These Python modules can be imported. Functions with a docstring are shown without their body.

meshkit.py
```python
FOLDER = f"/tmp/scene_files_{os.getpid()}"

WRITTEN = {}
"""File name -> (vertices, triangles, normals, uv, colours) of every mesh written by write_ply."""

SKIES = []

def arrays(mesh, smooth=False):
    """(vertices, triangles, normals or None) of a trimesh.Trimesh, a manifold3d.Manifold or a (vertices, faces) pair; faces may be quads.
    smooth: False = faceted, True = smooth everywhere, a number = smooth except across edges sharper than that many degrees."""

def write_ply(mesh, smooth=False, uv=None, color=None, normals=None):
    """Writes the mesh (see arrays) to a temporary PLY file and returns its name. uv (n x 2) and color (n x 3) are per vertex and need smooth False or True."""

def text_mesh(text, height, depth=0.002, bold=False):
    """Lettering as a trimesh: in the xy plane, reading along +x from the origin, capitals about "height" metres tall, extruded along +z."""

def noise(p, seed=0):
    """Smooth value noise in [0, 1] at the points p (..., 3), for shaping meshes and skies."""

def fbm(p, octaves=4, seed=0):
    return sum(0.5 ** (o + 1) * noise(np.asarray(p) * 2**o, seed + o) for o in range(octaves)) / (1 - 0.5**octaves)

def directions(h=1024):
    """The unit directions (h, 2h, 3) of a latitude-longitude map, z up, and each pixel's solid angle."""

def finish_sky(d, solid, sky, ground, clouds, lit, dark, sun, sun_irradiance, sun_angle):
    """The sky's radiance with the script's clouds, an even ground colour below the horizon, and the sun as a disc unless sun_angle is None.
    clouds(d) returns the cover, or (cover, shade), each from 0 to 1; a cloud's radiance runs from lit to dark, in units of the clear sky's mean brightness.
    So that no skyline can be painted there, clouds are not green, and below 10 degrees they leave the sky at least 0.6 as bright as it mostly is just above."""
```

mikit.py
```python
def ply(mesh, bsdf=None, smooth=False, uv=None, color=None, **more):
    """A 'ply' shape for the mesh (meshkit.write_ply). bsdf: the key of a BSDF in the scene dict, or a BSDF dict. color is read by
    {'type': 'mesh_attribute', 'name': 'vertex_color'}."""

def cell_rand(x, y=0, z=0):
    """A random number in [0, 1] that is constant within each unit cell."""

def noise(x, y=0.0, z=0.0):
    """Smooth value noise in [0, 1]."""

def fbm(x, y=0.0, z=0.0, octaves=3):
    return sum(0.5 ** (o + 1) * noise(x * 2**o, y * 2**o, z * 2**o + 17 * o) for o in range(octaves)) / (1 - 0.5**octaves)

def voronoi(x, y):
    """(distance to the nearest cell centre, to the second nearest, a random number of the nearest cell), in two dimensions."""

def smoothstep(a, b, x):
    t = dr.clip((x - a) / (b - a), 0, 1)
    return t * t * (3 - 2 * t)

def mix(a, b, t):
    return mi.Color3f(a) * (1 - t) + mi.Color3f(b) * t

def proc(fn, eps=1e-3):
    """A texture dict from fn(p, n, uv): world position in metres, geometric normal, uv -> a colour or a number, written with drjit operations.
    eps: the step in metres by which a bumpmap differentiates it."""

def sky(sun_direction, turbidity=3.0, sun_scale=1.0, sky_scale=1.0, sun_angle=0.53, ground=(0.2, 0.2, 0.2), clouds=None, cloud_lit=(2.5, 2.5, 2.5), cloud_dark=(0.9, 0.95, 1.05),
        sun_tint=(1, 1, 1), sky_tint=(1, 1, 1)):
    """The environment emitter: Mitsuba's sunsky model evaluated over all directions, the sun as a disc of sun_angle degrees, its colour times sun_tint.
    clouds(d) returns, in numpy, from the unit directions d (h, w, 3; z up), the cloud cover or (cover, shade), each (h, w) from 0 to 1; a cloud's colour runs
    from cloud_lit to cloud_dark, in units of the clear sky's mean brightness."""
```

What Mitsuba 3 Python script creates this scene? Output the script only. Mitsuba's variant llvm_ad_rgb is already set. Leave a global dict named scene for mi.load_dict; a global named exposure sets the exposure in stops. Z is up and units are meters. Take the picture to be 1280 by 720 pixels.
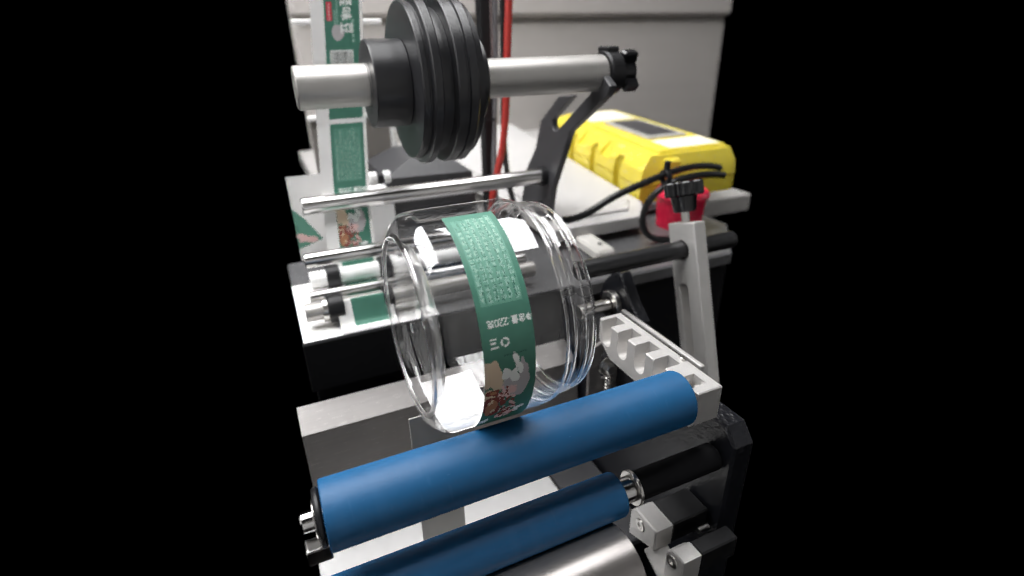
import math, random
import numpy as np, trimesh, mitsuba as mi, mikit, meshkit
import manifold3d as m3
import drjit as dr
from shapely.geometry import Polygon, Point, LineString, box as sbox
from mikit import noise, fbm, smoothstep, mix, proc, cell_rand
T = mi.ScalarTransform4f
rng = random.Random(7)

# ------------------------------------------------------------------ camera, light, exposure
# Plan coordinates are millimetres from the lens: x along the rollers, y away, z up. OFF lifts everything onto the bench.
OFF = np.array([0.0, 0.0, 420.0])
fwd = np.array([0.37008174, 0.82655198, -0.42408883]); up = np.array([0.19061058, 0.37922936, 0.90545718])
eye = OFF / 1000
exposure = 1.0
scene, labels = {}, {}
scene['camera'] = {'type': 'thinlens', 'fov': 86.8946, 'fov_axis': 'x', 'near_clip': 0.02, 'far_clip': 20.0,
                   'aperture_radius': 0.0016, 'focus_distance': 0.255,
                   'to_world': T().look_at(origin=eye.tolist(), target=(eye + fwd).tolist(), up=up.tolist())}


def lamp(cx, cy, cz, w, l, power, label, tint=(1, 1, 1)):
    """A flat ceiling luminaire: a white tray and the lit diffuser in it, facing down."""
    key = thing('ceiling_lamp', label, 'ceiling lamp', 'ceiling lamps above the bench')
    part(key, 'housing', cham_box(cx - w/2 - 15, cx + w/2 + 15, cy - l/2 - 15, cy + l/2 + 15, cz + 2, cz + 45, 2), 'white_paint')
    v = np.array([[cx - w/2, cy - l/2, cz], [cx + w/2, cy - l/2, cz], [cx + w/2, cy + l/2, cz], [cx - w/2, cy + l/2, cz]])
    k = part(key, 'diffuser', (v, np.array([[0, 2, 1], [0, 3, 2]])), 'white_paint', smooth=False)
    scene[k]['emitter'] = {'type': 'area', 'radiance': {'type': 'rgb', 'value': [power * c for c in tint]}}


# ------------------------------------------------------------------ scene helpers
def free(key):
    used = set(scene) | set(labels)
    if key not in used: return key
    i = 1
    while f'{key}_{i:03d}' in used: i += 1
    return f'{key}_{i:03d}'

def thing(name, label, cat, group=None, kind=None):
    key = free(name); labels[key] = {'label': label, 'category': cat}
    if group: labels[key]['group'] = group
    if kind: labels[key]['kind'] = kind
    return key

def tomesh(m):
    if hasattr(m, 'to_mesh'):
        q = m.to_mesh(); m = (q.vert_properties[:, :3], q.tri_verts)
    if isinstance(m, trimesh.Trimesh): m = (m.vertices, m.faces)
    return np.asarray(m[0], float), np.asarray(m[1], int)

def entry(key, mesh, bsdf, smooth=32):
    v, f = tomesh(mesh)
    scene[key] = mikit.ply(((v + OFF) / 1000, f), bsdf, smooth=smooth)
    return key

def part(parent, name, mesh, bsdf, label=None, kind=None, smooth=32):
    key = free(parent + '__' + name)
    entry(key, mesh, bsdf, smooth)
    if label: labels.setdefault(key, {})['label'] = label
    if kind: labels.setdefault(key, {})['kind'] = kind
    return key

def whole(name, mesh, bsdf, label, cat, group=None, kind=None, smooth=32):
    key = thing(name, label, cat, group, kind)
    del labels[key]; d = {'label': label, 'category': cat}
    entry(key, mesh, bsdf, smooth)
    if group: d['group'] = group
    if kind: d['kind'] = kind
    labels[key] = d
    return key

# ------------------------------------------------------------------ mesh helpers (mm)
def cham_box(x0, x1, y0, y1, z0, z1, b=0.6, rot=None):
    pts = []
    for sx in (0, 1):
        for sy in (0, 1):
            for sz in (0, 1):
                p = np.array([(x0, x1)[sx], (y0, y1)[sy], (z0, z1)[sz]], float)
                d = np.array([b * (1 - 2*sx), b * (1 - 2*sy), b * (1 - 2*sz)])
                for k in range(3):
                    q = p + d; q[k] = p[k]; pts.append(q)
    pts = np.array(pts)
    if rot is not None: pts = pts @ rot.T
    return m3.Manifold.hull_points(pts)

def lathe(profile, y, z, x=0.0, n=72, closed=False):
    """Surface of revolution about the x direction; profile is [(x, r)...]."""
    p = np.array(profile, float); k = len(p)
    a = np.arange(n) * 2 * np.pi / n
    v = np.zeros((k, n, 3)); v[..., 0] = p[:, 0:1] + x
    v[..., 1] = y + p[:, 1:2] * np.cos(a); v[..., 2] = z + p[:, 1:2] * np.sin(a)
    f = []
    kk = k if closed else k - 1
    for i in range(kk):
        i2 = (i + 1) % k
        for j in range(n):
            j2 = (j + 1) % n
            a_, b_, c_, d_ = i*n + j, i*n + j2, i2*n + j2, i2*n + j
            if p[i, 1] > 1e-6: f.append([a_, d_, b_] if p[i2, 1] > 1e-6 or True else None)
            if p[i2, 1] > 1e-6: f.append([b_, d_, c_])
    f = np.array(f)
    v = v.reshape(-1, 3); t = v[f] - v.mean(0)
    if (t[:, 0] * np.cross(t[:, 1], t[:, 2])).sum() < 0: f = f[:, ::-1]
    return v, f

def rod(x0, x1, y, z, r, b=0.5, n=72):
    return lathe([(x0, 0), (x0, r - b), (x0 + b, r), (x1 - b, r), (x1, r - b), (x1, 0)], y, z, n=n)

def ring(x0, x1, y, z, ri, ro, b=0.4, n=72):
    return lathe([(x0, ri), (x0, ro - b), (x0 + b, ro), (x1 - b, ro), (x1, ro - b), (x1, ri)], y, z, n=n, closed=True)

def crosssec(poly):
    poly = poly if poly.geom_type == 'Polygon' else max(poly.geoms, key=lambda g: g.area)
    return m3.CrossSection([np.array(poly.exterior.coords)[:-1]] + [np.array(i.coords)[:-1] for i in poly.interiors], m3.FillRule.EvenOdd)

def ext_x(poly, x0, x1, b=0.5):
    """Polygon in (y, z) extruded along x, with its edges chamfered by b."""
    m = crosssec(poly.buffer(-b, join_style=2)).extrude(x1 - x0 - 2*b)
    if b > 0: m = m.minkowski_sum(m3.Manifold.hull_points(np.array([[b,0,0],[-b,0,0],[0,b,0],[0,-b,0],[b*.7,b*.7,0],[-b*.7,b*.7,0],[b*.7,-b*.7,0],[-b*.7,-b*.7,0],[0,0,b],[0,0,-b]])))
    v, f = tomesh(m)
    return np.stack([v[:, 2] + x0 + b, v[:, 0], v[:, 1]], 1), f

def ext_z(poly, z0, z1, b=0.5):
    m = crosssec(poly.buffer(-b, join_style=2)).extrude(z1 - z0 - 2*b)
    if b > 0: m = m.minkowski_sum(m3.Manifold.hull_points(np.array([[b,0,0],[-b,0,0],[0,b,0],[0,-b,0],[0,0,b],[0,0,-b]])))
    v, f = tomesh(m)
    return v + [0, 0, z0 + b], f

def tube(points, r, n=14, sub=8, caps=True):
    p = np.array(points, float)
    from scipy.interpolate import CubicSpline
    t = np.r_[0, np.cumsum(np.linalg.norm(np.diff(p, axis=0), axis=1))]
    s = np.linspace(0, t[-1], (len(p) - 1) * sub + 1)
    q = CubicSpline(t, p)(s) if len(p) > 2 else np.array([p[0] + (p[1]-p[0]) * u for u in np.linspace(0, 1, 3)])
    d = np.gradient(q, axis=0); d /= np.linalg.norm(d, axis=1, keepdims=True)
    a = np.cross(d[0], [0.1, 0.2, 1.0]); a /= np.linalg.norm(a)
    ang = np.arange(n) * 2 * np.pi / n; V = []
    for i in range(len(q)):
        a = a - d[i] * (a @ d[i]); a /= np.linalg.norm(a); b = np.cross(d[i], a)
        V.append(q[i] + r * (np.cos(ang)[:, None] * a + np.sin(ang)[:, None] * b))
    k = len(q); V = np.concatenate(V + [q[:1], q[-1:]]); F = []
    for i in range(k - 1):
        for j in range(n):
            j2 = (j + 1) % n
            F += [[i*n+j, i*n+j2, (i+1)*n+j2], [i*n+j, (i+1)*n+j2, (i+1)*n+j]]
    for j in range(n):
        j2 = (j + 1) % n
        F += [[k*n, j2, j], [k*n+1, (k-1)*n+j, (k-1)*n+j2]]
    return V, np.array(F)

def join(ms):
    V, F, o = [], [], 0
    for m in ms:
        v, f = tomesh(m); V.append(v); F.append(f + o); o += len(v)
    return np.concatenate(V), np.concatenate(F)

def xform(m, R=np.eye(3), t=(0, 0, 0)):
    v, f = tomesh(m); return v @ np.asarray(R).T + np.asarray(t), f

def rotx(a): c, s = math.cos(a), math.sin(a); return np.array([[1,0,0],[0,c,-s],[0,s,c]])
def rotz(a): c, s = math.cos(a), math.sin(a); return np.array([[c,-s,0],[s,c,0],[0,0,1]])

def hexscrew(parent, x, y, z, r=4.2):
    """Hex socket cap screw in a counterbore on a face that looks to -x."""
    s = part(parent, 'screw', ring(x - 0.7, x + 2, y, z, r*0.5, r, .4, 40), 'steel')
    hexa = Polygon([(y + r*.52*math.cos(a), z + r*.52*math.sin(a)) for a in np.arange(6) * math.pi/3])
    part(s, 'socket', ext_x(hexa, x + 0.5, x + 1.4, 0), 'black_metal')
    return s

# ------------------------------------------------------------------ materials
def rgb(*c): return {'type': 'rgb', 'value': list(c)}
def pr(base, rough=.5, metal=0.0, spec=.5, **k):
    base = rgb(*base) if isinstance(base, tuple) else base
    rough = rough if isinstance(rough, dict) else float(rough)
    return {'type': 'twosided', 'b': {'type': 'principled', 'base_color': base, 'roughness': rough, 'metallic': metal, 'specular': spec, **k}}
def bump(b, fn, scale, eps=2e-4):
    inner = b['b']; return {'type': 'twosided', 'b': {'type': 'bumpmap', 'arbitrary': proc(fn, eps), 'scale': scale, 'bsdf': inner}}

def brushed(p, n, uv):       # fine lines run round the part, faint cloudiness
    g = noise(p.x * 9000, p.y * 160, p.z * 160); h = fbm(p.x * 60, p.y * 60, p.z * 60)
    return 0.30 + 0.10 * g + 0.10 * h
def satin(p, n, uv):
    h = fbm(p.x * 90, p.y * 90, p.z * 90); g = noise(p.x * 2500, p.y * 2500, p.z * 2500)
    return mi.Color3f(0.57, 0.555, 0.54) * (0.90 + 0.12 * h + 0.06 * g)
def chrome_r(p, n, uv): return 0.09 + 0.07 * fbm(p.x * 40, p.y * 300, p.z * 300)
def grain(p, n, uv):         # leather-grained powder coat
    x = p * 620.0
    return dr.power(noise(x.x, x.y, x.z), 2) + 0.5 * noise(x.x * 2.1, x.y * 2.1, x.z * 2.1)
def rubber(p, n, uv):
    h = fbm(p.x * 55, p.y * 55, p.z * 55, 4); d = noise(p.x * 1400, p.y * 1400, p.z * 1400)
    band = smoothstep(0.62, 0.85, noise(p.x * 210, p.y * 9, p.z * 9)) * fbm(p.x * 30, p.y * 90, p.z * 90)      # faint worn rings where jars run
    scuff = smoothstep(0.70, 0.80, fbm(p.x * 700, p.y * 110, p.z * 110))
    return mi.Color3f(0.004, 0.074, 0.186) * (0.90 + 0.18 * h) + mi.Color3f(0.05, 0.07, 0.09) * (smoothstep(0.93, 0.99, d) * 0.35 + band * 0.10 + scuff * 0.08)
def sheet_steel(p, n, uv):
    h = fbm(p.x * 14, p.y * 14, p.z * 14); g = noise(p.x * 25, p.y * 1600, p.z * 1600)
    return mi.Color3f(0.31, 0.29, 0.28) * (0.85 + 0.2 * h + 0.08 * g)
def sheet_dull(p, n, uv):
    h = fbm(p.x * 16, p.y * 16, p.z * 16, 4); g = noise(p.x * 25, p.y * 1600, p.z * 1600); k = smoothstep(0.66, 0.74, fbm(p.x * 160, p.y * 900, p.z * 900))
    return mi.Color3f(0.165, 0.155, 0.15) * (0.78 + 0.34 * h + 0.10 * g + 0.2 * k)
def wallc(p, n, uv):
    h = fbm(p.x * 5, p.y * 5, p.z * 7, 4); s = fbm(p.x * 1.2, p.y, p.z * 30, 3)
    return mi.Color3f(0.39, 0.366, 0.35) * (0.86 + 0.14 * h + 0.10 * s)
def dusty(p, n, uv):
    h = fbm(p.x * 30, p.y * 30, p.z * 30, 4); s = smoothstep(0.80, 0.97, noise(p.x * 900, p.y * 900, p.z * 900))
    return mi.Color3f(0.085, 0.085, 0.088) * (0.8 + 0.5 * h) + mi.Color3f(0.12, 0.12, 0.12) * s * 0.35
def boardc(p, n, uv):
    h = fbm(p.x * 8, p.y * 8, p.z * 8, 4); return mi.Color3f(0.43, 0.42, 0.415) * (0.88 + 0.18 * h)
def yellowc(p, n, uv):
    h = fbm(p.x * 25, p.y * 25, p.z * 25, 4); k = smoothstep(0.64, 0.72, fbm(p.x * 420, p.y * 60, p.z * 300)); return mi.Color3f(0.66, 0.54, 0.045) * (0.84 + 0.2 * h - 0.12 * k) + mi.Color3f(0.06, 0.06, 0.10) * k
def paperc(p, n, uv):
    return mi.Color3f(0.80, 0.79, 0.78) * (0.95 + 0.08 * fbm(p.x * 60, p.y * 60, p.z * 60))
def greenc(p, n, uv):
    return mi.Color3f(0.058, 0.180, 0.130) * (0.92 + 0.14 * fbm(p.x * 120, p.y * 120, p.z * 120))

M = {
 'pet': {'type': 'dielectric', 'int_ior': 1.50, 'ext_ior': 1.0},
 'pet_wall': {'type': 'thindielectric', 'int_ior': 1.57, 'ext_ior': 1.0},
 'chrome': pr((0.62, 0.61, 0.60), proc(chrome_r), 1.0),
 'steel': pr((0.66, 0.64, 0.61), 0.24, 1.0),
 'alu': pr(proc(satin), 0.42, 0.55),
 'shaft_alu': pr((0.46, 0.445, 0.425), proc(brushed), 0.7),
 'black_metal': pr((0.008, 0.008, 0.009), 0.40, 0.0, .35),
 'black_plastic': pr((0.010, 0.010, 0.011), 0.16, 0.0),
 'black_reel': pr((0.016, 0.016, 0.018), 0.33, 0.0),
 'black_rod': pr((0.012, 0.012, 0.013), 0.30, 0.0),
 'tray_white': pr((0.46, 0.455, 0.45), 0.42),
 'matt_black': pr((0.005, 0.005, 0.006), 0.7, 0.0, .12),
 'pale_rail': pr((0.70, 0.68, 0.64), 0.35, 0.2),
 'dark_plate': pr((0.035, 0.035, 0.038), 0.45, 0.0),
 'grained_black': bump(pr((0.007, 0.0075, 0.010), 0.30), grain, 0.0003),
 'machine_top': bump(pr(proc(dusty), 0.30), grain, 0.00006),
 'rubber': pr(proc(rubber), 0.52, 0.0, 0.45),
 'sheet': pr(proc(sheet_dull), 0.40, 0.35),
 'drum': pr(proc(sheet_steel), 0.30, 0.85),
 'white_paint': pr((0.78, 0.775, 0.77), 0.4),
 'paper': {'type': 'twosided', 'b': {'type': 'diffuse', 'reflectance': proc(paperc)}},
 'liner': pr((0.42, 0.41, 0.39), 0.45),
 'green': pr(proc(greenc), 0.5, 0, .35),
 'green_light': pr((0.105, 0.26, 0.195), 0.5, 0, .35),
 'print_pale': pr((0.27, 0.43, 0.36), 0.5, 0, .3),
 'print_white': pr((0.74, 0.76, 0.74), 0.5, 0, .3),
 'print_dark': pr((0.022, 0.10, 0.075), 0.5, 0, .3),
 'print_cream': pr((0.62, 0.49, 0.36), 0.5, 0, .3),
 'print_pink': pr((0.66, 0.45, 0.43), 0.5, 0, .3),
 'print_brown': pr((0.20, 0.045, 0.035), 0.5, 0, .3),
 'print_tan': pr((0.36, 0.17, 0.09), 0.5, 0, .3),
 'print_red': pr((0.50, 0.03, 0.06), 0.5, 0, .3),
 'print_grey': pr((0.42, 0.40, 0.41), 0.5, 0, .3),
 'wall_paint': pr(proc(wallc), 0.55),
 'board': pr(proc(boardc), 0.38),
 'bench': pr((0.33, 0.32, 0.31), 0.5),
 'yellow': pr(proc(yellowc), 0.40),
 'screen': pr((0.02, 0.02, 0.025), 0.12),
 'cream': pr((0.74, 0.69, 0.58), 0.4),
 'red': pr((0.55, 0.015, 0.05), 0.30),
 'red_cable': pr((0.36, 0.025, 0.018), 0.42),
 'grey_cable': pr((0.17, 0.17, 0.18), 0.45),
 'grey_panel': pr((0.20, 0.185, 0.17), 0.5),
}
scene.update(M)

# ------------------------------------------------------------------ lamps (above the picture)
lamp(-300, 560, 820, 1000, 1000, 4.6, 'broad ceiling lamp beyond the far left corner of the machine, above the picture')
lamp(620, 560, 1250, 320, 1250, 4.5, 'long ceiling lamp above the yellow case, out of the picture')
# daylight from a tall window to the left of the machine and two dim fill panels added in window frames
def window_or_fill(o, eu, ev, power, label):
    key = thing('window', label, 'window', 'windows round the bench')
    o, eu, ev = (np.array(q, float) for q in (o, eu, ev)); n = np.cross(eu, ev); n /= np.linalg.norm(n)
    v = np.array([o - eu/2 - ev/2, o + eu/2 - ev/2, o + eu/2 + ev/2, o - eu/2 + ev/2])
    k = part(key, 'pane', (v, np.array([[0, 1, 2], [0, 2, 3]])), 'white_paint', smooth=False)
    scene[k]['emitter'] = {'type': 'area', 'radiance': {'type': 'rgb', 'value': [power] * 3}}
    d, t_ = n * 20, 0.5
    bars = []
    for a, b in ((-.52, -.5), (.5, .52)):
        for e1, e2 in ((eu, ev), (ev, eu)):
            bars.append(m3.Manifold.hull_points(np.array([o + e1 * p + e2 * q * 1.04 + d * r - d for p in (a, b) for q in (-.5, .5) for r in (0, 2)])))
    part(key, 'frame', join(bars), 'white_paint')
window_or_fill((-1000, 450, 350), (0, -1300, 0), (0, 0, 1100), 1.5, 'tall window to the left of the machine, out of the picture')
window_or_fill((250, -1100, 430), (3400, 0, 0), (0, 0, 2300), 0.19, 'dim window behind the photographer')  # added glowing panel, fills the front faces and jar reflections
window_or_fill((1500, -150, 450), (0, 1200, 0), (0, 0, 1000), 0.4, 'dim window to the right of the photographer')  # added glowing panel, gives the jar something pale to reflect

# ------------------------------------------------------------------ setting: wall, bench
w = thing('wall', 'grey painted panelled wall behind the machine', 'wall'); labels[w]['kind'] = 'structure'
zs = [-420, -285, 29, 330, 640]
for a, b in zip(zs[:-1], zs[1:]):
    part(w, 'panel', cham_box(86, 1069, 1100 - (16 if a > 0 else 0), 1120, a + 3, b - 3, 7), 'wall_paint')
part(w, 'backing', cham_box(86, 1069, 1112, 1130, -420, 640, 1), 'wall_paint')
whole('bench_top', cham_box(60, 560, 492, 1098, -212, -190, 1.5), 'bench', 'grey bench top behind the machine', 'bench', kind='structure')

# ------------------------------------------------------------------ machine body
mb = thing('machine_body', 'black grained body of the labelling machine under the rollers and rods', 'machine')
part(mb, 'top_plate', ext_z(Polygon([(0, 331), (366, 331), (420, 392), (420, 486), (0, 486)]), -192, -180, 1.6), 'machine_top', 'dusty black top plate of the machine')
part(mb, 'front_panel', cham_box(2, 364, 333, 345, -418, -193, 1), 'matt_black')
part(mb, 'front_bar', cham_box(-1, 199, 325, 329, -213, -177, 0.6), 'matt_black', 'plain black bar in front of the white sheet')
sp = part(mb, 'side_plate', ext_x(Polygon([(148, -420), (331, -420), (331, -183), (255, -183), (156, -183), (148, -192)]), 188, 202, 1.5), 'grained_black', 'leather grained black side plate below the notched bracket')
# chute of bent steel sheet
crease, lower = (297, -224), (286, -305)
part(mb, 'chute_sheet', ext_x(Polygon([(316, -215), (297, -224), (297, -225.2), (316, -216.2)]).buffer(.01), -12, 185, 0), 'sheet', 'bright upper strip of the bent steel chute')
part(mb, 'chute_sheet', ext_x(Polygon([(297, -225.4), (286, -303), (287.2, -303), (298.2, -225.4)]), -12, 185, 0), 'sheet', 'darker lower sheet of the bent steel chute')
part(mb, 'drip_tray', cham_box(-18, 150, 196, 285.5, -306, -303, 0.8), 'tray_white', 'white tray showing between the two blue rollers')
part(mb, 'tray_end', cham_box(151, 186, 196, 290, -306, -300, 0.8), 'dark_plate')
part(mb, 'liner_guide', join([cham_box(43, 70, 233.5, 234.5, -302, -184, 0.3)]), 'liner', 'grey strip of backing liner running down behind the front roller')

# slotted tab with bolt and spring
tabp = Polygon([(166, -250), (193, -250), (193, -196), (190, -185), (183, -180), (176, -179.5), (169, -183), (166, -190)])
slot = LineString([(178.5, -190), (178.5, -206)]).buffer(3.2)
v, f = ext_x(tabp.difference(slot), 250, 253, 0.5)
tab = thing('slotted_tab', 'grey slotted metal tab with a bolt and spring beside the jar mouth', 'bracket')
part(tab, 'plate', (np.stack([v[:, 1], v[:, 0], v[:, 2]], 1), f[:, ::-1]), 'sheet')
def along_y(m, x, z):        # turns an x-lathe (built round 0, 0) so that it points to -y
    v, f = tomesh(m); return np.stack([v[:, 1] + x, v[:, 0], v[:, 2] + z], 1), f[:, ::-1]
bo = part(tab, 'bolt', along_y(rod(243, 249, 0, 0, 4.2, 1.0, 6), 178.8, -198.5), 'steel')
part(bo, 'washer', along_y(ring(248, 249.6, 0, 0, 2, 6.2, .3), 178.8, -198.5), 'steel')
hel = [(178.6 + 2.1*math.cos(t), 246 + 2.1*math.sin(t), -204 - t*0.42) for t in np.linspace(0, 2*math.pi*8, 97)]
part(tab, 'spring', tube(hel, 0.55, 8, 1), 'steel')

# ------------------------------------------------------------------ blue rollers, drum
R1 = (168.5, -166.2, 14.0)
def blue_roller(x0, x1, y, z, r, label):
    t = thing('blue_roller', label, 'roller', 'blue rubber rollers')
    b = .9
    part(t, 'sleeve', lathe([(x0, r - 2.6), (x0, r - b), (x0 + .3, r - .3), (x0 + b, r), (x1 - b, r), (x1 - .3, r - .3), (x1, r - b), (x1, r - 2.6)], y, z, n=128, closed=True), 'rubber')
    return t
t = blue_roller(-5.5, 166, *R1, 'upper blue rubber roller that the clear jar rests on')
y, z, r = R1
part(t, 'end_cap', ring(-8.4, -5.8, y, z, 4.4, 11.6, .8), 'black_metal')
part(t, 'cap_ring', ring(-9.2, -8.6, y, z, 5.2, 7.4, .2), 'steel')
part(t, 'core_tube', ring(-5.2, 165.6, y, z, 9.0, 11.4, .3), 'steel')
be = part(t, 'bearing', ring(-4.2, 2.0, y, z, 5.6, 8.8, .4), 'black_metal')
part(be, 'race', ring(-4.6, 1.0, y, z, 4.3, 5.4, .2), 'steel')
part(t, 'shaft', rod(-14, 178.5, y, z, 4.1, .6), 'chrome')
part(t, 'shaft_flat', cham_box(-14, -5, y - 10.2, y - 3.4, z - 12.5, z - 5.2, .5), 'chrome', 'flat steel bar below the shaft')
t = blue_roller(-18, 126, 160, -205.4, 11.0, 'lower blue rubber roller pressed on the steel drum')
part(t, 'shaft', rod(-24, 134, 160, -205.4, 6.4, .6), 'chrome')
part(t, 'flange', ring(134.2, 136.2, 160, -205.4, 5, 9.0, .4), 'steel')
part(t, 'boss', rod(136.4, 187, 160, -205.4, 7.4, .8), 'matt_black')
t = thing('steel_drum', 'brushed steel drum below the lower blue roller', 'drum')
part(t, 'shell', lathe([(-18, 16), (-18, 19.4), (-17.4, 20), (118.4, 20), (119, 19.4), (119, 16)], 141, -230, n=128, closed=True), 'drum')
part(t, 'end_disc', ring(117.4, 118.4, 141, -230, 3, 15.9, .3), 'sheet')
part(t, 'shaft', rod(-22, 119.5, 141, -230, 5, .5), 'steel')

# clamp blocks
def clamp(y0, y1, ztop, zf, zb, label):
    t = thing('clamp_block', label, 'clamp', 'aluminium clamp blocks')
    prof = Polygon([(y0, ztop - .0), (y1 - 2, ztop), (y1 + 2, ztop - 5), (y1 + 2, zb), (y0, zf)])
    part(t, 'block', ext_x(prof, 150, 162, .8), 'alu')
    hexscrew(t, 150, (y0 + y1) / 2 + 2.5, ztop - 7.2, 3.7)
    part(t, 'holder', cham_box(162.4, 187, y0 + 1, y1 - 1, ztop - 15, ztop - 1, .8), 'black_metal')
    return t
t = clamp(155, 175, -239, -253, -262, 'grey clamp block with a hex socket screw right beside the end of the steel drum')
part(t, 'pin', rod(176, 183, 151, -246, 1.6, .4, 24), 'steel')
clamp(133.5, 144.5, -238, -275, -275, 'grey clamp block lowest in the picture, its screw nearest the viewer')
whole('link_strip', ext_x(Polygon([(140, -262), (158, -252), (158, -254), (140, -264)]), 146, 160, .3), 'alu', 'thin metal strip linking the two clamp blocks', 'strip')

# ------------------------------------------------------------------ notched bracket on the side plate
prof = crosssec(Polygon([(158.5, -177.5), (158.5, -158.4), (245.4, -158.4), (245.4, -172.5), (232, -181.5), (162, -181.5)]).buffer(-.6, join_style=2)).extrude(15.5 - 1.2)
def notch(yc):
    return crosssec(LineString([(yc, -150), (yc, -169.4)]).buffer(4.7, quad_segs=10)).extrude(10.0)
prof = prof.minkowski_sum(m3.Manifold.hull_points(np.array([[.6,0,0],[-.6,0,0],[0,.6,0],[0,-.6,0],[0,0,.6],[0,0,-.6]])))
for yc in (168.5, 188, 204.4, 220.8, 237.2): prof = prof - notch(yc).translate([0, 0, -.7])
v, f = tomesh(prof)
t = thing('notched_bracket', 'pale aluminium bracket with a row of U notches holding the blue roller', 'bracket')
part(t, 'comb', (np.stack([v[:, 2] + 169.1, v[:, 0], v[:, 1]], 1), f), 'alu')
part(t, 'dowel', xform(rod(-2, 1.4, 0, 0, 1.7, .3, 20), np.array([[0, 0, 1], [0, 1, 0], [-1, 0, 0]]).T @ np.eye(3), (182.3, 186, -158)), 'steel')
whole('slide_strip', join([cham_box(207, 210.2, 196, 276, -178.5, -176, .5)]), 'alu', 'narrow aluminium strip between the notched bracket and the tall post', 'strip')

# bearing plate with small shaft
t = thing('bearing_plate', 'black grained bearing plate holding the short steel shaft', 'bearing')
part(t, 'plate', ext_x(Polygon([(262, -184), (316, -184), (309, -168), (298, -156), (290, -155), (276, -172)]), 214.5, 224, 1.0), 'grained_black')
part(t, 'ring', ring(209, 214, 294, -181.5, 6.6, 11.2, .8), 'steel')
part(t, 'seal', ring(210.5, 213, 294, -181.5, 5.3, 6.5, .2), 'black_metal')
whole('short_shaft', rod(184, 216, 294, -181.5, 5.2, .6), 'steel', 'short steel shaft running into the bearing behind the jar mouth', 'shaft')

# ------------------------------------------------------------------ tall post, black press rod, knob
lean = rotx(math.atan2(-30, 92))  # top leans away from the viewer
def post_frame(m): return xform(m, rotx(-math.atan2(29.6, 92)), (258, 283.5, -122.5))
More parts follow.
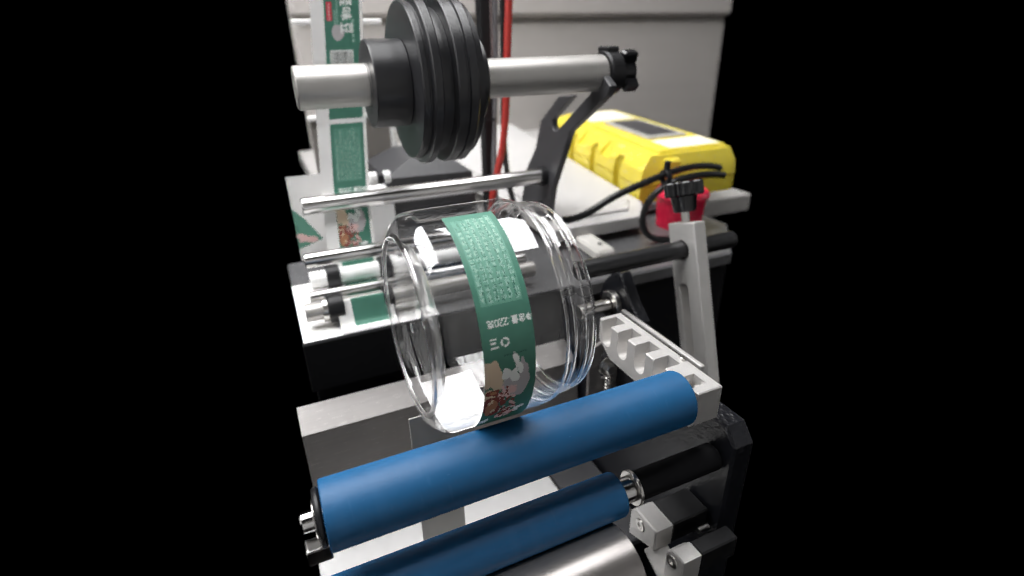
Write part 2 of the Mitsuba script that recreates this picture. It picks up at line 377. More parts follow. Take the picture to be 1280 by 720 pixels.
# in the post's own frame: origin at the centre of its top, z along it
pp = sbox(-13.6, -128, 13.6, 0)
slotp = LineString([(3.2, -48), (3.2, -108)]).buffer(4.0)
holep = Point(1.5, -19.5).buffer(6.9, quad_segs=16)
t = thing('adjusting_post', 'tall slotted aluminium post with a black star knob on top', 'post')
part(t, 'bar', post_frame(ext_x(pp.difference(slotp.buffer(0)).difference(holep), 0, 10.5, .8)), 'alu')
part(t, 'slot_back', post_frame(ext_x(slotp.buffer(1.2), 7.2, 10.0, 0)), 'alu')
zax = lambda m: (lambda vf: (np.stack([vf[0][:, 2] + 5.2, vf[0][:, 1] * 1.0, -vf[0][:, 0]], 1), vf[1]))(tomesh(m))   # x-lathe to -z
star = Point(0, 0).buffer(9.0)
for k in range(5):
    star = star.union(Point(9.6*math.cos(k*math.tau/5 + .5), 9.6*math.sin(k*math.tau/5 + .5)).buffer(4.7))
star = star.buffer(1.2).buffer(-2.0).buffer(.8)
kn = part(t, 'knob', post_frame(xform(ext_z(star, 18.5, 28.5, 1.0), t=(5.2, 0, 0))), 'black_plastic')
part(kn, 'collar', post_frame(zax(lathe([(-18.3, 0), (-18.3, 9.2), (-13, 8.4), (-8, 7.6), (-7.4, 6.8), (-7.4, 0)], 0, 0, n=48))), 'black_plastic')
part(t, 'stud', post_frame(zax(rod(-9, 2, 0, 0, 3.0, .3, 32))), 'steel')
whole('press_rod', join([rod(172, 306, 279.5, -141.2, 6.4, .6)]), 'black_rod', 'matt black rod running from the jar into the tall post', 'rod')

# ------------------------------------------------------------------ guide rods, low rollers
whole('guide_rod', rod(19, 233, 440, -118.5, 6.8, .6), 'chrome', 'highest polished guide rod, ending at the black support arm', 'rod', 'polished guide rods')
whole('guide_rod', rod(11, 178, 368, -136.5, 5.0, .5), 'chrome', 'middle polished guide rod, crossing the printed web under its picture', 'rod', 'polished guide rods')
whole('guide_rod', rod(10, 178, 372, -166.3, 4.6, .5), 'chrome', 'lowest polished guide rod, directly above the grey roller with a black collar', 'rod', 'polished guide rods')
def web_roller(y, z, r, x0, x1, cx, label, bs):
    t = thing('web_roller', label, 'roller', 'web rollers with black collars')
    part(t, 'tube', rod(x0, x1, y, z, r, .5), bs)
    for a in cx:
        c = part(t, 'collar', ring(a, a + 10, y, z, r - .5, r + 3.4, .5), 'black_metal')
    return t
t = web_roller(352, -167.5, 6.2, 5, 176, (20,), 'grey web roller with a black collar low behind the jar', 'shaft_alu')
part(t, 'collar', ring(57, 64, 352, -167.5, 5.8, 9.0, .5), 'black_metal')
part(t, 'hub', rod(16, 19.8, 352, -167.5, 8.2, .5), 'steel')
t = web_roller(420, -172.5, 6.5, 14, 176, (26.5, 68), 'pale web roller partly hidden behind the lowest guide rod', 'white_paint')

# ------------------------------------------------------------------ reel shaft, reel, support arm
RY, RZ = 363.0, -26.6
t = thing('reel_shaft', 'thick satin aluminium shaft carrying the black reel', 'shaft')
part(t, 'tube', rod(24, 238, RY, RZ, 12.6, .8, 96), 'shaft_alu')
part(t, 'joint', ring(66.0, 66.5, RY, RZ, 12.0, 12.75, .1), 'dark_plate')
c = part(t, 'clamp_ring', ring(238.2, 250, RY, RZ, 8, 15.4, 1.2), 'black_metal')
part(c, 'clamp_ear', cham_box(239, 249, RY - 6, RY + 8, RZ + 13, RZ + 18, 1), 'black_metal')
kn = part(t, 'lock_knob', join([ring(251, 264, RY, RZ, 3, 9.2, 1)] + [xform(cham_box(253, 265, -4, 4, 7, 15.5, 1.4), rotx(a), (0, RY, RZ)) for a in (0.35, 0.35 + 2.09, 0.35 + 4.19)]), 'black_plastic')
t = thing('reel', 'large black stepped reel on the aluminium shaft', 'reel')
ri = 12.9
part(t, 'hub', lathe([(67, ri), (67, 25.4), (67.8, 26), (88.5, 26), (88.5, ri)], RY, RZ, n=96, closed=True), 'black_reel')
part(t, 'flange', lathe([(89, ri), (89, 46.4), (89.8, 47.2), (92.6, 47.2), (93.2, 46.4), (94.2, 46.4), (94.8, 50), (95.6, 50.8), (99.6, 50.8), (100.4, 50), (101, 42), (101, ri)], RY, RZ, n=128, closed=True), 'black_reel')
part(t, 'core', lathe([(101.2, ri), (101.2, 43), (108.8, 43), (108.8, ri)], RY, RZ, n=96, closed=True), 'black_reel')
part(t, 'flange', lathe([(109, ri), (109, 50), (109.8, 50.8), (114.5, 50.8), (115.2, 49.6), (116.2, 49.6), (116.8, 50.8), (121.5, 50.8), (122.3, 50), (122.8, 47), (127, 46.4), (127, ri)], RY, RZ, n=128, closed=True), 'black_reel')
part(t, 'hub', lathe([(127.3, ri), (127.3, 27), (137.8, 27), (138.5, 26.3), (138.5, ri)], RY, RZ, n=96, closed=True), 'black_reel')
# arm outline in (y, z) on its own plane
arm = Polygon([(417, -47), (392, -44), (356, -24), (341, -34), (345, -41), (396, -73), (402, -84), (425, -127), (437, -181), (500, -181), (478, -119), (459, -96), (448, -70)])
arm = arm.difference(LineString([(421, -70), (372, -37)]).buffer(5.6))
arm = arm.difference(Point(447, -146).buffer(2.2))
t = thing('support_arm', 'black slotted support arm under the end of the reel shaft', 'bracket')
part(t, 'plate', ext_x(arm, 232, 238, .8), 'dark_plate')
part(t, 'rod_socket', ring(226, 231.8, 440, -118.5, 6.9, 8.6, .5), 'black_metal')

# ------------------------------------------------------------------ jar of clear plastic
JY, JZ = 212.0, -116.6
outer = [(52.6, 0.0), (52.4, 10), (51.8, 22), (50.6, 31), (49.6, 35.0), (47.0, 37.2), (44.0, 38.6), (42.4, 39.8), (42.2, 41.2), (43.0, 43.8), (45.4, 47.0), (48.6, 49.2), (52, 50.0),
         (93.00, 50.00), (96.00, 49.80), (97.40, 49.20), (97.85, 48.70), (98.25, 49.20), (98.95, 49.20), (99.35, 48.60), (99.90, 48.20), (100.85, 47.80), (101.25, 48.30), (101.95, 48.30), (102.35, 47.70), (102.90, 47.30), (104.45, 47.10), (104.85, 47.60), (105.55, 47.60), (105.95, 47.00), (106.50, 46.60), (108.65, 46.70), (109.05, 47.20), (109.75, 47.20), (110.15, 46.60), (110.70, 46.20), (112.85, 46.50), (113.25, 47.00), (113.95, 47.00), (114.35, 46.40), (114.90, 46.00), (116.60, 45.90), (118.40, 46.30), (119.00, 46.20), (119.30, 45.70)]
outer = [(x if x < 96 else 96 + (x - 96) * .70, r) for x, r in outer]      # a short neck
o2 = np.array(outer[1:-1]); d2 = np.gradient(o2, axis=0); d2 /= np.linalg.norm(d2, axis=1, keepdims=True)
inner = [(112.3, 45.0)] + [tuple(q) for q in (o2 + 1.0 * np.stack([d2[:, 1], -d2[:, 0]], 1))[::-1]] + [(53.6, 0)]
def dense(p, step=2.0):
    out = []
    for a, b in zip(p[:-1], p[1:]):
        out.append(a)
    out.append(p[-1]); return out
J = thing('jar', 'clear plastic jar lying on its side with a green label', 'jar')
part(J, 'body', lathe(outer + [(112.4, 45.3)], JY, JZ, n=192), 'pet_wall', smooth=40)
def bead(x, r, w, h): return lathe([(x + w*math.cos(a), r + h*math.sin(a)) for a in np.linspace(0, math.tau, 14, endpoint=False)], JY, JZ, n=192, closed=True)
part(J, 'rim', bead(112.5, 45.0, .8, .9), 'pet', 'thick clear rim of the mouth')
for x, r in ((97.8, 48.3), (102.4, 46.7), (108.3, 46.1)): part(J, 'thread', bead(x, r, .7, .45), 'pet')
part(J, 'heel', bead(43.6, 40.4, .8, 1.2), 'pet')
gate = lathe([(52.1, 4.9), (51.3, 4.6), (51.0, 4.0), (51.3, 3.4), (52.1, 3.1)], JY, JZ, n=40, closed=True)
part(J, 'gate_mark', gate, 'pet', smooth=40)

tc = (JY + 24.0, JZ - 15.0)
cor = [(50.4, tc[0] + 2.6 * math.cos(a), tc[1] + 2.6 * math.sin(a)) for a in (1.57, 1.57 + 2.094, 1.57 + 4.189)]
part(J, 'mould_mark', join([tube([cor[k], cor[(k + 1) % 3]], .35, 8) for k in range(3)]), 'pet', smooth=40)

# ---- print: flat shapes on a strip; u across (mm), v along (mm); where(u, v, lift) gives the point
def grid_sheet(where, u0, u1, v0, v1, lift, nu=2, nv=60):
    u, v = np.meshgrid(np.linspace(u0, u1, nu + 1), np.linspace(v0, v1, nv + 1), indexing='ij')
    P = where(u.ravel(), v.ravel(), lift); i, j = np.meshgrid(np.arange(nu), np.arange(nv), indexing='ij')
    a = (i * (nv + 1) + j).ravel(); q = np.stack([a, a + nv + 1, a + nv + 2, a + 1], 1)
    return P, np.vstack([q[:, [0, 1, 2]], q[:, [0, 2, 3]]])

def flat_poly(where, polys, lift, step=2.5):
    """Shapely polygons in (u, v) laid on the strip, cut into bands along v so that they bend with it."""
    V, F, o = [], [], 0
    for g in polys:
        gs = [g] if g.geom_type == 'Polygon' else [h for h in getattr(g, 'geoms', []) if h.geom_type == 'Polygon']
        for h in gs:
            u0, v0, u1, v1 = h.bounds
            n = max(1, int(math.ceil((v1 - v0) / step)))
            for k in range(n):
                c = h if n == 1 else h.intersection(sbox(u0 - 1, v0 + (v1 - v0) * k / n, u1 + 1, v0 + (v1 - v0) * (k + 1) / n))
                for e in ([c] if c.geom_type == 'Polygon' else getattr(c, 'geoms', [])):
                    if e.geom_type != 'Polygon' or e.area < 1e-4: continue
                    vv, ff = trimesh.creation.triangulate_polygon(e, engine='earcut')
                    V.append(where(vv[:, 0], vv[:, 1], lift)); F.append(np.array(ff) + o); o += len(vv)
    return np.concatenate(V), np.concatenate(F)

# characters as strokes in a 10 x 10 box (x right, y up)
G = {
 'jing': [[(1, 9), (2, 7.6)], [(.6, 1.2), (2.2, 4.6)], [(5, 9.6), (3.4, 7.4)], [(4.6, 8.4), (7.6, 8.4), (6.6, 7)], [(3.6, 6.6), (8.4, 6.6), (8.4, 2.8)], [(2.8, 4.7), (9.6, 4.7)], [(3.6, 2.8), (8.4, 2.8)], [(6, 6.6), (6, .6), (5, 1)]],
 'han': [[(5, 9.8), (.6, 6)], [(5, 9.8), (9.6, 6)], [(4.6, 7.4), (5.6, 6.6)], [(2.8, 5.7), (7.4, 5.7), (6, 4.2)], [(2.4, 3.6), (2.4, .4)], [(2.4, 3.6), (7.8, 3.6), (7.8, .4)], [(2.4, .8), (7.8, .8)]],
 'liang': [[(2.6, 9.4), (7.4, 9.4), (7.4, 6.8), (2.6, 6.8), (2.6, 9.4)], [(2.6, 8.1), (7.4, 8.1)], [(.6, 5.9), (9.4, 5.9)], [(2.4, 4.9), (7.6, 4.9), (7.6, 2.4), (2.4, 2.4), (2.4, 4.9)], [(2.4, 3.7), (7.6, 3.7)], [(5, 4.9), (5, .5)], [(1.8, 1.5), (8.2, 1.5)], [(.6, .4), (9.4, .4)]],
 'ke': [[(1, 8.4), (9, 8.4)], [(5, 9.8), (5, 6.8)], [(2.4, 6.8), (7.6, 6.8), (7.6, 4), (2.4, 4), (2.4, 6.8)], [(4, 4), (3.6, 2), (.8, .4)], [(6, 4), (6, 1), (6.8, .5), (9.2, .5), (9.2, 2)]],
 'guai': [[(.8, 6.6), (1, 4.8)], [(2.4, 9.6), (2.4, .3)], [(3.6, 7), (4, 5.6)], [(4.8, 8.8), (8.6, 8.8), (7, 6.2), (4.6, 4.8)], [(5.6, 8), (9.4, 4.8)], [(5, 2.9), (9, 2.9)], [(7, 4.6), (7, .6)], [(4.3, .6), (9.7, .6)]],
 'wei': [[(.6, 7.8), (3, 7.8), (3, 3), (.6, 3), (.6, 7.8)], [(4.4, 7.6), (9, 7.6)], [(3.8, 5.2), (9.6, 5.2)], [(6.7, 9.7), (6.7, .4)], [(6.6, 5.2), (3.8, 1.6)], [(6.8, 5.2), (9.6, 1.6)]],
 'dou': [[(1, 9.2), (9, 9.2)], [(2.2, 7.6), (7.8, 7.6), (7.8, 4.6), (2.2, 4.6), (2.2, 7.6)], [(3, 3.6), (3.8, 1.4)], [(7, 3.6), (6.2, 1.4)], [(.6, .6), (9.4, .6)]],
 '2': [[(2.6, 7.4), (3.4, 9), (6.2, 9.2), (7.2, 7.6), (6.4, 5.6), (2.6, .8), (7.6, .8)]],
 '0': [[(5, 9.2), (3, 8), (2.6, 5), (3, 2), (5, .8), (7, 2), (7.4, 5), (7, 8), (5, 9.2)]],
 ':': [[(5, 6.4), (5, 6)], [(5, 2.4), (5, 2)]],
}
def glyphs(chars, size, wd, adv=1.0):
    """Polygons of a line of characters, from (0, 0) along +x."""
    out, x = [], 0.0
    for c in chars:
        a = adv * (0.62 if c in '20' else 0.4 if c == ':' else 1.0)
        off = -(1 - a / adv) * 5 if c in '20:' else 0
        for s in G[c]:
            out.append(LineString([((px + off) * size / 10 + x, py * size / 10) for px, py in s]).buffer(wd / 2, cap_style=2, quad_segs=2))
        x += size * a
    return out, x
from shapely import affinity
def tiny_text(u0, u1, v0, v1, pitch, seed):
    """Dense small print, unreadable in the photograph too: columns that run along v."""
    r = random.Random(seed); out = []; n = int((u1 - u0) / pitch); p = (u1 - u0) / n
    for k in range(n):
        v = v1; end = v0 + (r.random() * 12 if r.random() < .25 else 0)
        while v > end:
            s = p * .72; cu, cv = u0 + (k + .5) * p, v - s / 2
            for q in range(4):
                if r.random() < .5:
                    out.append(sbox(cu - s/2, cv - s/2 + q*s/3.4, cu - s/2 + s*r.uniform(.5, 1), cv - s/2 + q*s/3.4 + s*.17))
                else:
                    x = cu - s/2 + r.random()*s*.85; out.append(sbox(x, cv - s*.5, x + s*.17, cv - s*.5 + s*r.uniform(.5, 1)))
            v -= s * (1.15 if r.random() > .07 else 1.9)
    return out
def blob(cx, cy, rx, ry, seed, wob=.22, n=28):
    r = random.Random(seed); ph = [r.random() * 6.28 for _ in range(4)]; am = [r.uniform(.4, 1) * wob / (k + 1) for k in range(4)]
    return Polygon([(cx + rx*math.cos(a)*(1 + sum(am[k]*math.sin((k + 2)*a + ph[k]) for k in range(4))), cy + ry*math.sin(a)*(1 + sum(am[k]*math.sin((k + 2)*a + ph[k]) for k in range(4)))) for a in np.linspace(0, 2*math.pi, n, endpoint=False)])

def picture_panel(parent, where, L, Wd, clip, lift, parts=True):
    """The long panel: block of small print, net weight line, mark, drawn picture. v runs from the top (0) to L, downwards; u from 0 to Wd."""
    cl = lambda ps: [q for q in (p.intersection(clip) for p in ps) if not q.is_empty and q.area > 1e-4]
    s = Wd / 22.0
    add = lambda name, ps, bs, k: (lambda c: part(parent, name, flat_poly(where, c, lift + .02 * k), bs, smooth=False) if c else None)(cl(ps))
    add('text_block', [sbox(2.2*s, 4, 19.6*s, 44)], 'green_light', 1)
    cols = [sbox(2.2*s + 17.4*s*k/7 - .26, 4.6, 2.2*s + 17.4*s*k/7 + .26, 43.4) for k in range(1, 7)]
    add('text_rules', cols, 'green', 2)
    add('small_print', tiny_text(2.4*s, 19.4*s, 5, 43, 17.4*s/7, 3), 'print_pale', 3)
    add('small_print', [q for i, q in enumerate(tiny_text(2.4*s, 19.4*s, 5, 43, 17.4*s/7, 11)) if i % 4 == 0], 'print_dark', 4)
    g, ln = glyphs(['jing', 'han', 'liang', ':', '2', '2', '0', 'ke'], 3.1*s, .42*s)
    g = [affinity.translate(affinity.rotate(affinity.scale(q, 1, -1, origin=(0, 0)), 180, origin=(0, 0)), 3*s + ln, 51 - 1.6) for q in g]
    g = [affinity.scale(q, 1, 1, origin=(0, 0)) for q in g]
    add('net_weight', g, 'print_white', 3)
    mk = Point(9.4*s, 58.6).buffer(1.9*s).difference(Point(9.4*s, 58.6).buffer(1.05*s))
    for a in (0, 2.09, 4.19): mk = mk.difference(LineString([(9.4*s, 58.6), (9.4*s + 3*math.cos(a), 58.6 + 3*math.sin(a))]).buffer(.25))
    add('recycling_mark', [mk, sbox(3.4*s, 59.6, 6.6*s, 60.4), sbox(3.4*s, 57.8, 5.6*s, 58.6), sbox(3.4*s, 56.4, 6*s, 57)], 'print_white', 3)
    add('fine_line', [sbox((8.5 + 1.1*k)*s, 63.6, (9.3 + 1.1*k)*s, 64.2) for k in range(9)], 'print_dark', 3)
    r = random.Random(5); y0 = 63
    add('picture_cream', [blob(3.2*s, y0 + 9, 4.2*s, 8, 1, .3), blob(2*s, y0 + 19, 3*s, 3.5, 2)], 'print_cream', 1)
    add('picture_grey', [blob(13.6*s, y0 + 16, 4.4*s, 8, 3, .4), blob(16.5*s, y0 + 9, 1.6*s, 6, 4, .5)], 'print_grey', 1)
    add('picture_leaf', [blob(11.2*s, y0 + 10, 3.2*s, 3.4, 14, .6), blob(14.2*s, y0 + 5.5, 1.7*s, 3.6, 15, .6), blob(16.2*s, y0 + 33, 2.4*s, 2.2, 10, .5), blob(2*s, y0 + 39, 2.2*s, 2.4, 12, .4)], 'print_white', 2)
    add('picture_snack', [blob(r.uniform(7, 13.6)*s, y0 + r.uniform(15, 38), r.uniform(.7, 1.7)*s, r.uniform(.8, 1.9), 100 + k, .55) for k in range(34)], 'print_pink', 3)
    add('picture_brown', [blob(3.6*s, y0 + 26, 3.9*s, 6.6, 20, .2), blob(3.6*s, y0 + 17.3, 2.6*s, 2, 21, .4), blob(8*s, y0 + 24, 1.2*s, 2.4, 22, .4)] + [blob(r.uniform(7, 14)*s, y0 + r.uniform(15, 37), r.uniform(.4, .9)*s, r.uniform(.5, 1.1), 200 + k, .6) for k in range(26)], 'print_brown', 4)
    add('picture_tan', [blob(3.4*s, y0 + 26.4, 2.7*s, 5.0, 30, .25), blob(3.6*s, y0 + 17.2, 1.4*s, 1.0, 31, .3)], 'print_tan', 5)
    add('picture_snack', [blob(3.0*s, y0 + 22.6, 1.0*s, 1.4, 40, .4), blob(4.4*s, y0 + 29, .8*s, 1.6, 41, .4)], 'print_cream', 6)

# jar label: wraps from the top of the jar (80 degrees) down to where the roller carries it
U0, UW, TH0 = 60.2, 21.8, 80.0
def on_jar(u, v, lift):
    th = np.radians(TH0) - np.asarray(v) / 50.0; rr = 50.0 + lift
    return np.stack([U0 + np.asarray(u), JY - rr * np.cos(th), JZ + rr * np.sin(th)], 1)
LEN = 50.0 * math.radians(TH0 + 62)
lb = part(J, 'label', grid_sheet(on_jar, 0, UW, 0, LEN, .62, 2, 120), 'green', 'green printed label wrapped round the jar', smooth=True)
part(lb, 'backing', grid_sheet(on_jar, .05, UW - .05, .05, LEN - .05, .50, 2, 120), 'paper', smooth=True)
picture_panel(lb, on_jar, LEN, UW, sbox(.1, .1, UW - .1, LEN - .1), .66)
# white backed label that is just going on from behind and below
def on_jar2(u, v, lift):
    th = np.radians(-114) + np.asarray(v) / 50.0; rr = 50.0 + lift
    return np.stack([np.asarray(u), JY - rr * np.cos(th), JZ + rr * np.sin(th)], 1)
part(J, 'label_back', grid_sheet(on_jar2, 51.6, 79, 0, 50*math.radians(64), .40, 2, 60), 'paper', 'white back of a label seen through the bottom of the jar', smooth=True)
# ------------------------------------------------------------------ printed web
path = np.array([(474., 150.), (462., 30.), (453., -62.), (444., -118.), (427., -168.), (421., -179.1), (414., -178.8), (380., -176.2), (352., -174.1), (347.5, -159.6), (340., -176), (331.6, -176.4), (330.2, -178.0), (330.2, -214.)])
pt = np.r_[0, np.cumsum(np.linalg.norm(np.diff(path, axis=0), axis=1))]
# rounded path
ss = np.linspace(0, pt[-1], 400)
sm = np.stack([np.interp(ss, pt, path[:, k]) for k in (0, 1)], 1)
for _ in range(3):
    sm[1:-1] = (sm[:-2] + 2 * sm[1:-1] + sm[2:]) / 4
sn = np.gradient(sm, axis=0); sn /= np.linalg.norm(sn, axis=1, keepdims=True); sn = np.stack([sn[:, 1], -sn[:, 0]], 1)   # towards the viewer / down
def xshift(v): return np.interp(v, [0, 90, 212, 268, 320, 420], [62, 55, 41, 35, 31, 25.0])
def on_web(u, v, lift):
    y, z = np.interp(v, ss, sm[:, 0]), np.interp(v, ss, sm[:, 1])
    ny, nz = np.interp(v, ss, sn[:, 0]), np.interp(v, ss, sn[:, 1])
    return np.stack([np.asarray(u) + xshift(v), y + ny * lift, z + nz * lift], 1)
W = thing('label_web', 'hanging white liner web with green printed labels', 'label strip')
part(W, 'liner', grid_sheet(on_web, 0, 37.5, 0, pt[-1] - 1, 0, 2, 400), 'paper', smooth=True)
def web_panel(v0, length, which):
    wh = lambda u, v, lift: on_web(np.asarray(u) + 9.6, np.asarray(v) + v0, lift)
    k = part(W, 'label', grid_sheet(wh, 0, 25.6, 0, length, .10, 2, 60), 'green', ('green label with a block of small print', 'green label with white lettering and barcode', 'plain end of the next green label')[which], smooth=True)
    if not which:
        picture_panel(k, wh, length, 25.6, sbox(.3, .3, 25.3, length - .3), .16); return
    add = lambda name, ps, bs, q: part(k, name, flat_poly(wh, ps, .16 + .02*q), bs, smooth=False)
    b = length
    if which == 2:
        add('fine_line', [sbox(8 + 1.6*i, 24, 9 + 1.6*i, 25.6) for i in range(7)] + [sbox(21.4, 16, 22.6, 20)], 'print_pale', 1); return
    # barcode near the foot
    add('barcode_field', [sbox(3.0, b - 49, 20, b - 30)], 'print_white', 1)
    r = random.Random(2); u = 4.0; bars = []
    while u < 18.4:
        wd = r.choice([.3, .3, .6, .9]); bars.append(sbox(u, b - 48, u + wd, b - 31)); u += wd + r.choice([.3, .4, .6, .8])
    add('barcode', bars, 'black_metal', 2)
    # name, read with the head turned: characters one above another along the web, lying on their side
    g, ln = glyphs(['guai', 'wei', 'dou'], 8.8, 1.1, 1.08)
    g = [affinity.translate(affinity.rotate(affinity.scale(q, 1, -1, origin=(0, 0)), 90, origin=(0, 0)), 11.6, b - 87.5) for q in g]
    add('name', g, 'print_white', 3)
    add('badge', [sbox(2.2, b - 81, 5.0, b - 69.5).buffer(.6)], 'print_red', 1)
    add('badge_text', [sbox(3.0, b - 80 + 1.6*i, 4.2, b - 79 + 1.6*i) for i in range(7)], 'print_pink', 2)
    add('lump', [blob(9.4, b - 61, 4.8, 5.2, 77, .12)], 'print_grey', 1)
    add('side_text', [sbox(7.0, b - 76 + 2.0*i, 8.2, b - 74.6 + 2.0*i) for i in range(5)] + [sbox(8.8, b - 83 + 2.0*i, 9.9, b - 81.6 + 2.0*i) for i in range(9)] + [sbox(19.6, b - 70 + 3.4*i, 21.4, b - 68 + 3.4*i) for i in range(5)], 'print_pale', 1)
web_panel(60, 148, 1)
web_panel(211.5, 121, 0)
web_panel(340, 102, 2)
whole('paper_sheet', cham_box(0, 31, 332, 430, -179.6, -178.9, .05), 'paper', 'white paper lying on the machine behind the black bar', 'paper')
whole('paper_sheet', cham_box(62, 92, 332, 462, -179.6, -178.9, .05), 'paper', 'white paper just right of the printed web on the machine', 'paper')

# loose printed sheet at the left
sh = thing('printed_sheet', 'white sheet with a slanting teal print at the left edge of the picture', 'paper')
def tilt(u, v, lift): return np.stack([12 + np.asarray(u), 466 - .12*np.asarray(v) - lift, -100 - np.asarray(v)*.98 + 0*np.asarray(u)], 1)
part(sh, 'paper', grid_sheet(tilt, 0, 36, 0, 70, 0, 2, 4), 'paper', smooth=False)
part(sh, 'teal_print', flat_poly(tilt, [Polygon([(0, 26), (8, 35), (20, 54), (0, 60)])], .2), 'green_light', smooth=False)
part(sh, 'pink_print', flat_poly(tilt, [blob(7, 52, 6.5, 4, 91, .4)], .3), 'print_pink', smooth=False)

# ------------------------------------------------------------------ things behind the machine
t = thing('glazed_frame', 'white frame with grey panes behind the printed web', 'frame')
for (a, b, c, d) in ((40, 135, -78, -73), (40, 135, -153, -146), (40, 135, 12, 17), (40, 135, -30, -27)):
    part(t, 'rail', cham_box(a + 8, b, 612, 622, c, d, 1), 'white_paint')
part(t, 'stile', cham_box(132, 138, 611, 623, -188, -73, 1), 'white_paint')
part(t, 'pane', cham_box(49, 131.5, 616, 619, -145.5, -78.5, .5), 'grey_panel')
whole('paper_box', cham_box(78, 101, 488, 520, -178.5, -128, .8), 'white_paint', 'white box to the right of the printed web, between two guide rods', 'box')
hood = m3.Manifold.hull_points(np.array([(98, 505, -180), (190, 505, -180), (98, 600, -180), (190, 600, -180), (99, 505, -120), (185, 505, -122), (128, 522, -106), (164, 522, -106), (128, 590, -106), (164, 590, -106), (99, 600, -120), (185, 600, -122)], float))
whole('motor_cover', hood, 'dark_plate', 'dark grey cover with sloping sides below the reel', 'cover')
t = thing('small_spool', 'small white and black spool above the highest guide rod', 'spool')
part(t, 'end', rod(79, 86, 478, -112, 6, .8), 'white_paint'); part(t, 'core', rod(86.2, 91.5, 478, -112, 5.2, .4), 'black_metal'); part(t, 'end', rod(91.7, 98, 478, -111.6, 5.4, .8), 'white_paint')
t = thing('upright_post', 'black upright post with a lighter edge behind the reel', 'post')
part(t, 'profile', cham_box(196.5, 206.5, 497, 509, -180, 330, 1.2), 'black_metal')
part(t, 'edge_strip', cham_box(207, 209, 499, 503, -180, 330, .4), 'alu')
whole('grey_cable', tube([(214, 502, 330), (213.5, 501, 100), (210, 500, -40), (206, 498, -110), (207, 492, -178)], 3.0), 'grey_cable', 'thin grey cable hanging beside the black upright post', 'cable')
whole('red_cable', tube([(228, 490, 330), (221, 484, 60), (214, 480, -30), (207, 480, -100), (199, 482, -135), (197, 486, -176)], 3.4), 'red_cable', 'red cable hanging down beside the black upright post', 'cable')
whole('black_cable', tube([(219, 497, 330), (217, 495, 60), (215.5, 492, -40), (214, 488, -110), (222, 470, -172)], 2.8), 'black_plastic', 'thin black cable hanging between the grey and the red cable', 'cable')
whole('cable_tie', tube([(180, 509, -72), (200, 495, -73), (209, 497, -73)], .9, 8), 'black_plastic', 'thin black tie round the upright post just right of the reel', 'tie')

# tray board, case
board = Polygon([(225, 405), (322, 405), (349, 444), (458, 1009), (300, 1040), (225, 700)])
t = thing('white_board', 'large pale board lying behind the black support arm', 'board')
part(t, 'sheet', ext_z(board, -172, -160, .8), 'board')
inner_b = Polygon([(244, 424), (318, 424), (338, 452), (436, 960), (310, 985), (240, 690)])
part(t, 'raised_field', ext_z(inner_b, -159.6, -157.5, .6), 'board')
for a in ((240, 440), (300, 440), (330, 700)): part(t, 'foot', xform(zax(rod(0, 7.6, 0, 0, 5, .5, 24)), t=(a[0], a[1], -172.2)), 'black_metal')

ca = math.atan2(-0.197, 0.98); CR = rotz(ca); CT = np.array([354, 455, -166.0])
def case_frame(m): return xform(m, np.array([[1, .2, 0], [0, 1, 0], [0, 0, 1]]), CT)
Lc, Wc, Hc = 340, 130, 48
shell = m3.Manifold.hull_points(np.array([(0, 0, 0), (0, Lc, 0), (Wc, 0, 0), (Wc, Lc, 0), (-1, -1, 20), (-1, Lc + 1, 20), (Wc, -1, 20), (Wc, Lc + 1, 20), (2, 1, 34), (2, Lc, 34), (Wc, 1, 34), (Wc, Lc, 34), (15, 7, Hc), (15, Lc - 12, Hc), (Wc - 6, 7, Hc), (Wc - 6, Lc - 12, Hc)], float))
for yy in (52, 128, 205, 282): shell = shell - m3.Manifold(m3.Mesh(*[np.array(q, d) for q, d in zip(tomesh(cham_box(-12, 10, yy, yy + 18, -4, 40, 4)), (np.float32, np.uint32))]))
for yy in (90, 168): shell = shell - m3.Manifold.hull_points(np.array([(4, yy, 30), (4, yy + 26, 30), (24, yy + 6, 60), (24, yy + 20, 60), (6, yy, 60), (6, yy + 26, 60), (-5, yy, 32), (-5, yy + 26, 32)], float))
shell = shell - (m3.Manifold.cube((Wc + 20, Lc + 20, 1.6)).translate((-10, -10, 17)) - m3.Manifold.cube((Wc - 6, Lc - 6, 3)).translate((3, 3, 16)))
C = thing('yellow_case', 'yellow plastic tool case with a dark window in its lid', 'case')
part(C, 'shell', case_frame(shell), 'yellow', smooth=25)
part(C, 'base_strip', case_frame(cham_box(-3, 60, -3, Lc + 3, -9, -.4, 1)), 'grey_cable')
part(C, 'lid_plate', case_frame(cham_box(28, Wc - 9, 12, Lc - 18, Hc - 1, Hc + 3, 1.5)), 'yellow')
wi = part(C, 'window', case_frame(cham_box(46, 106, 72, 206, Hc + 3.2, Hc + 5.5, 1)), 'alu')
part(wi, 'pane', case_frame(cham_box(55, 97, 84, 196, Hc + 5.7, Hc + 6.2, .2)), 'screen')
part(C, 'data_label', case_frame(cham_box(46, 116, 17, 62, Hc + 3.2, Hc + 3.8, .2)), 'cream', 'cream label on the lid')
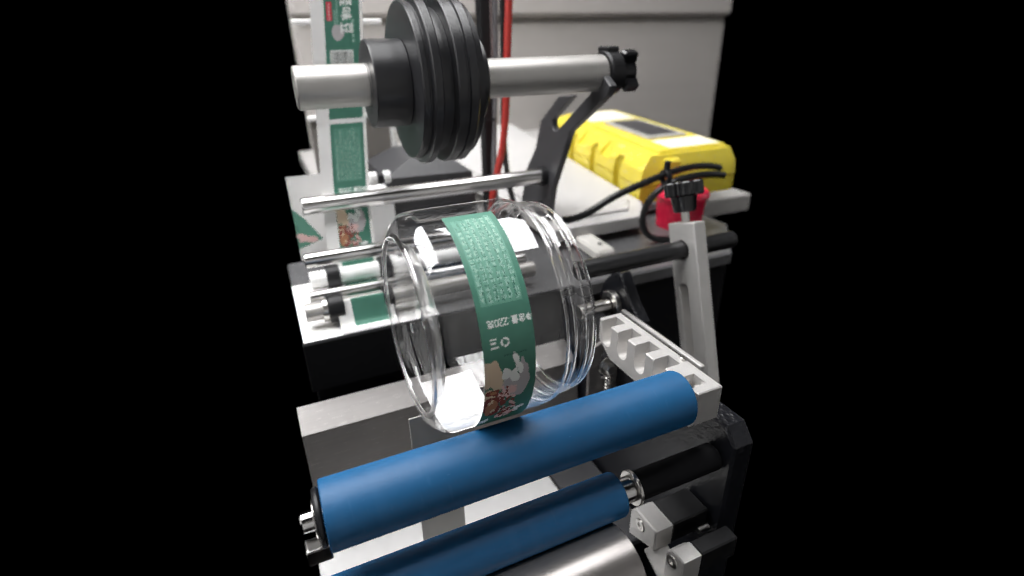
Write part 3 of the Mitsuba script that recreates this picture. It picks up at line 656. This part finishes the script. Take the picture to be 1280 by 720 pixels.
part(C, 'data_label', case_frame(cham_box(36, 112, 226, 312, Hc + 3.2, Hc + 3.8, .2)), 'cream', 'pale glare at the far end of the lid laid on as a flat patch')  # glare on the lid, put in as a cream patch
part(C, 'latch', case_frame(cham_box(30, 48, -6, 6, 24, 44, 2)), 'yellow')

# emergency stop
ES = (374.0, 414.0)
t = thing('stop_button', 'red mushroom stop button on the machine top behind the star knob', 'button')
def vlathe(prof, x, y, z, n=64): # (height, radius)
    return xform(zax(lathe([(-h, r) for h, r in prof], 0, 0, n=n)), t=(x - 5.2, y, z))
part(t, 'cap', vlathe([(40, 0), (39.6, 18), (38.6, 23), (36, 26), (32.5, 27.2), (30.5, 26.6), (30, 24.5)], *ES, -180), 'red')
part(t, 'stem', vlathe([(29.8, 24.3), (16, 23), (5, 22.4), (.3, 22.4)], *ES, -180), 'red')
# rail
t = thing('hinge_rail', 'pale aluminium rail with two holes behind the jar mouth', 'rail')
part(t, 'bar', (lambda m: m)(xform(ext_z(Polygon([(243, 362), (262, 362), (268, 432), (262, 440), (252, 440), (248, 432)]), -179.6, -169, 2.4))), 'pale_rail')
for q in ((255.5, 378), (260, 412)): part(t, 'hole', xform(zax(rod(0, .8, 0, 0, 2.3, .1, 24)), t=(q[0] - 5.2, q[1], -168.6)), 'black_metal')

# black cable loop with tie
k = thing('looped_cable', 'black cable looped round behind the star knob and tied', 'cable')
part(k, 'run', tube([(214, 372, -139), (236, 374, -138), (262, 380, -131), (300, 384, -122), (338, 386, -115), (385, 386, -116), (392, 386, -118)], 3.1, 16, 10), 'black_plastic')
part(k, 'loop', tube([(390, 378, -123), (380, 378, -121), (345, 380, -121), (322, 381, -127), (307, 382, -140), (303, 382, -155), (310, 382, -170), (328, 380, -177.5), (350, 372, -177.5)], 3.1, 16, 10), 'black_plastic')
part(k, 'tie', join([ring(323.5, 328.5, 384, -118.6, 4.2, 7.0, .4, 24), cham_box(323.6, 328.4, 381, 385.5, -112.5, -104, .6)]), 'black_metal')
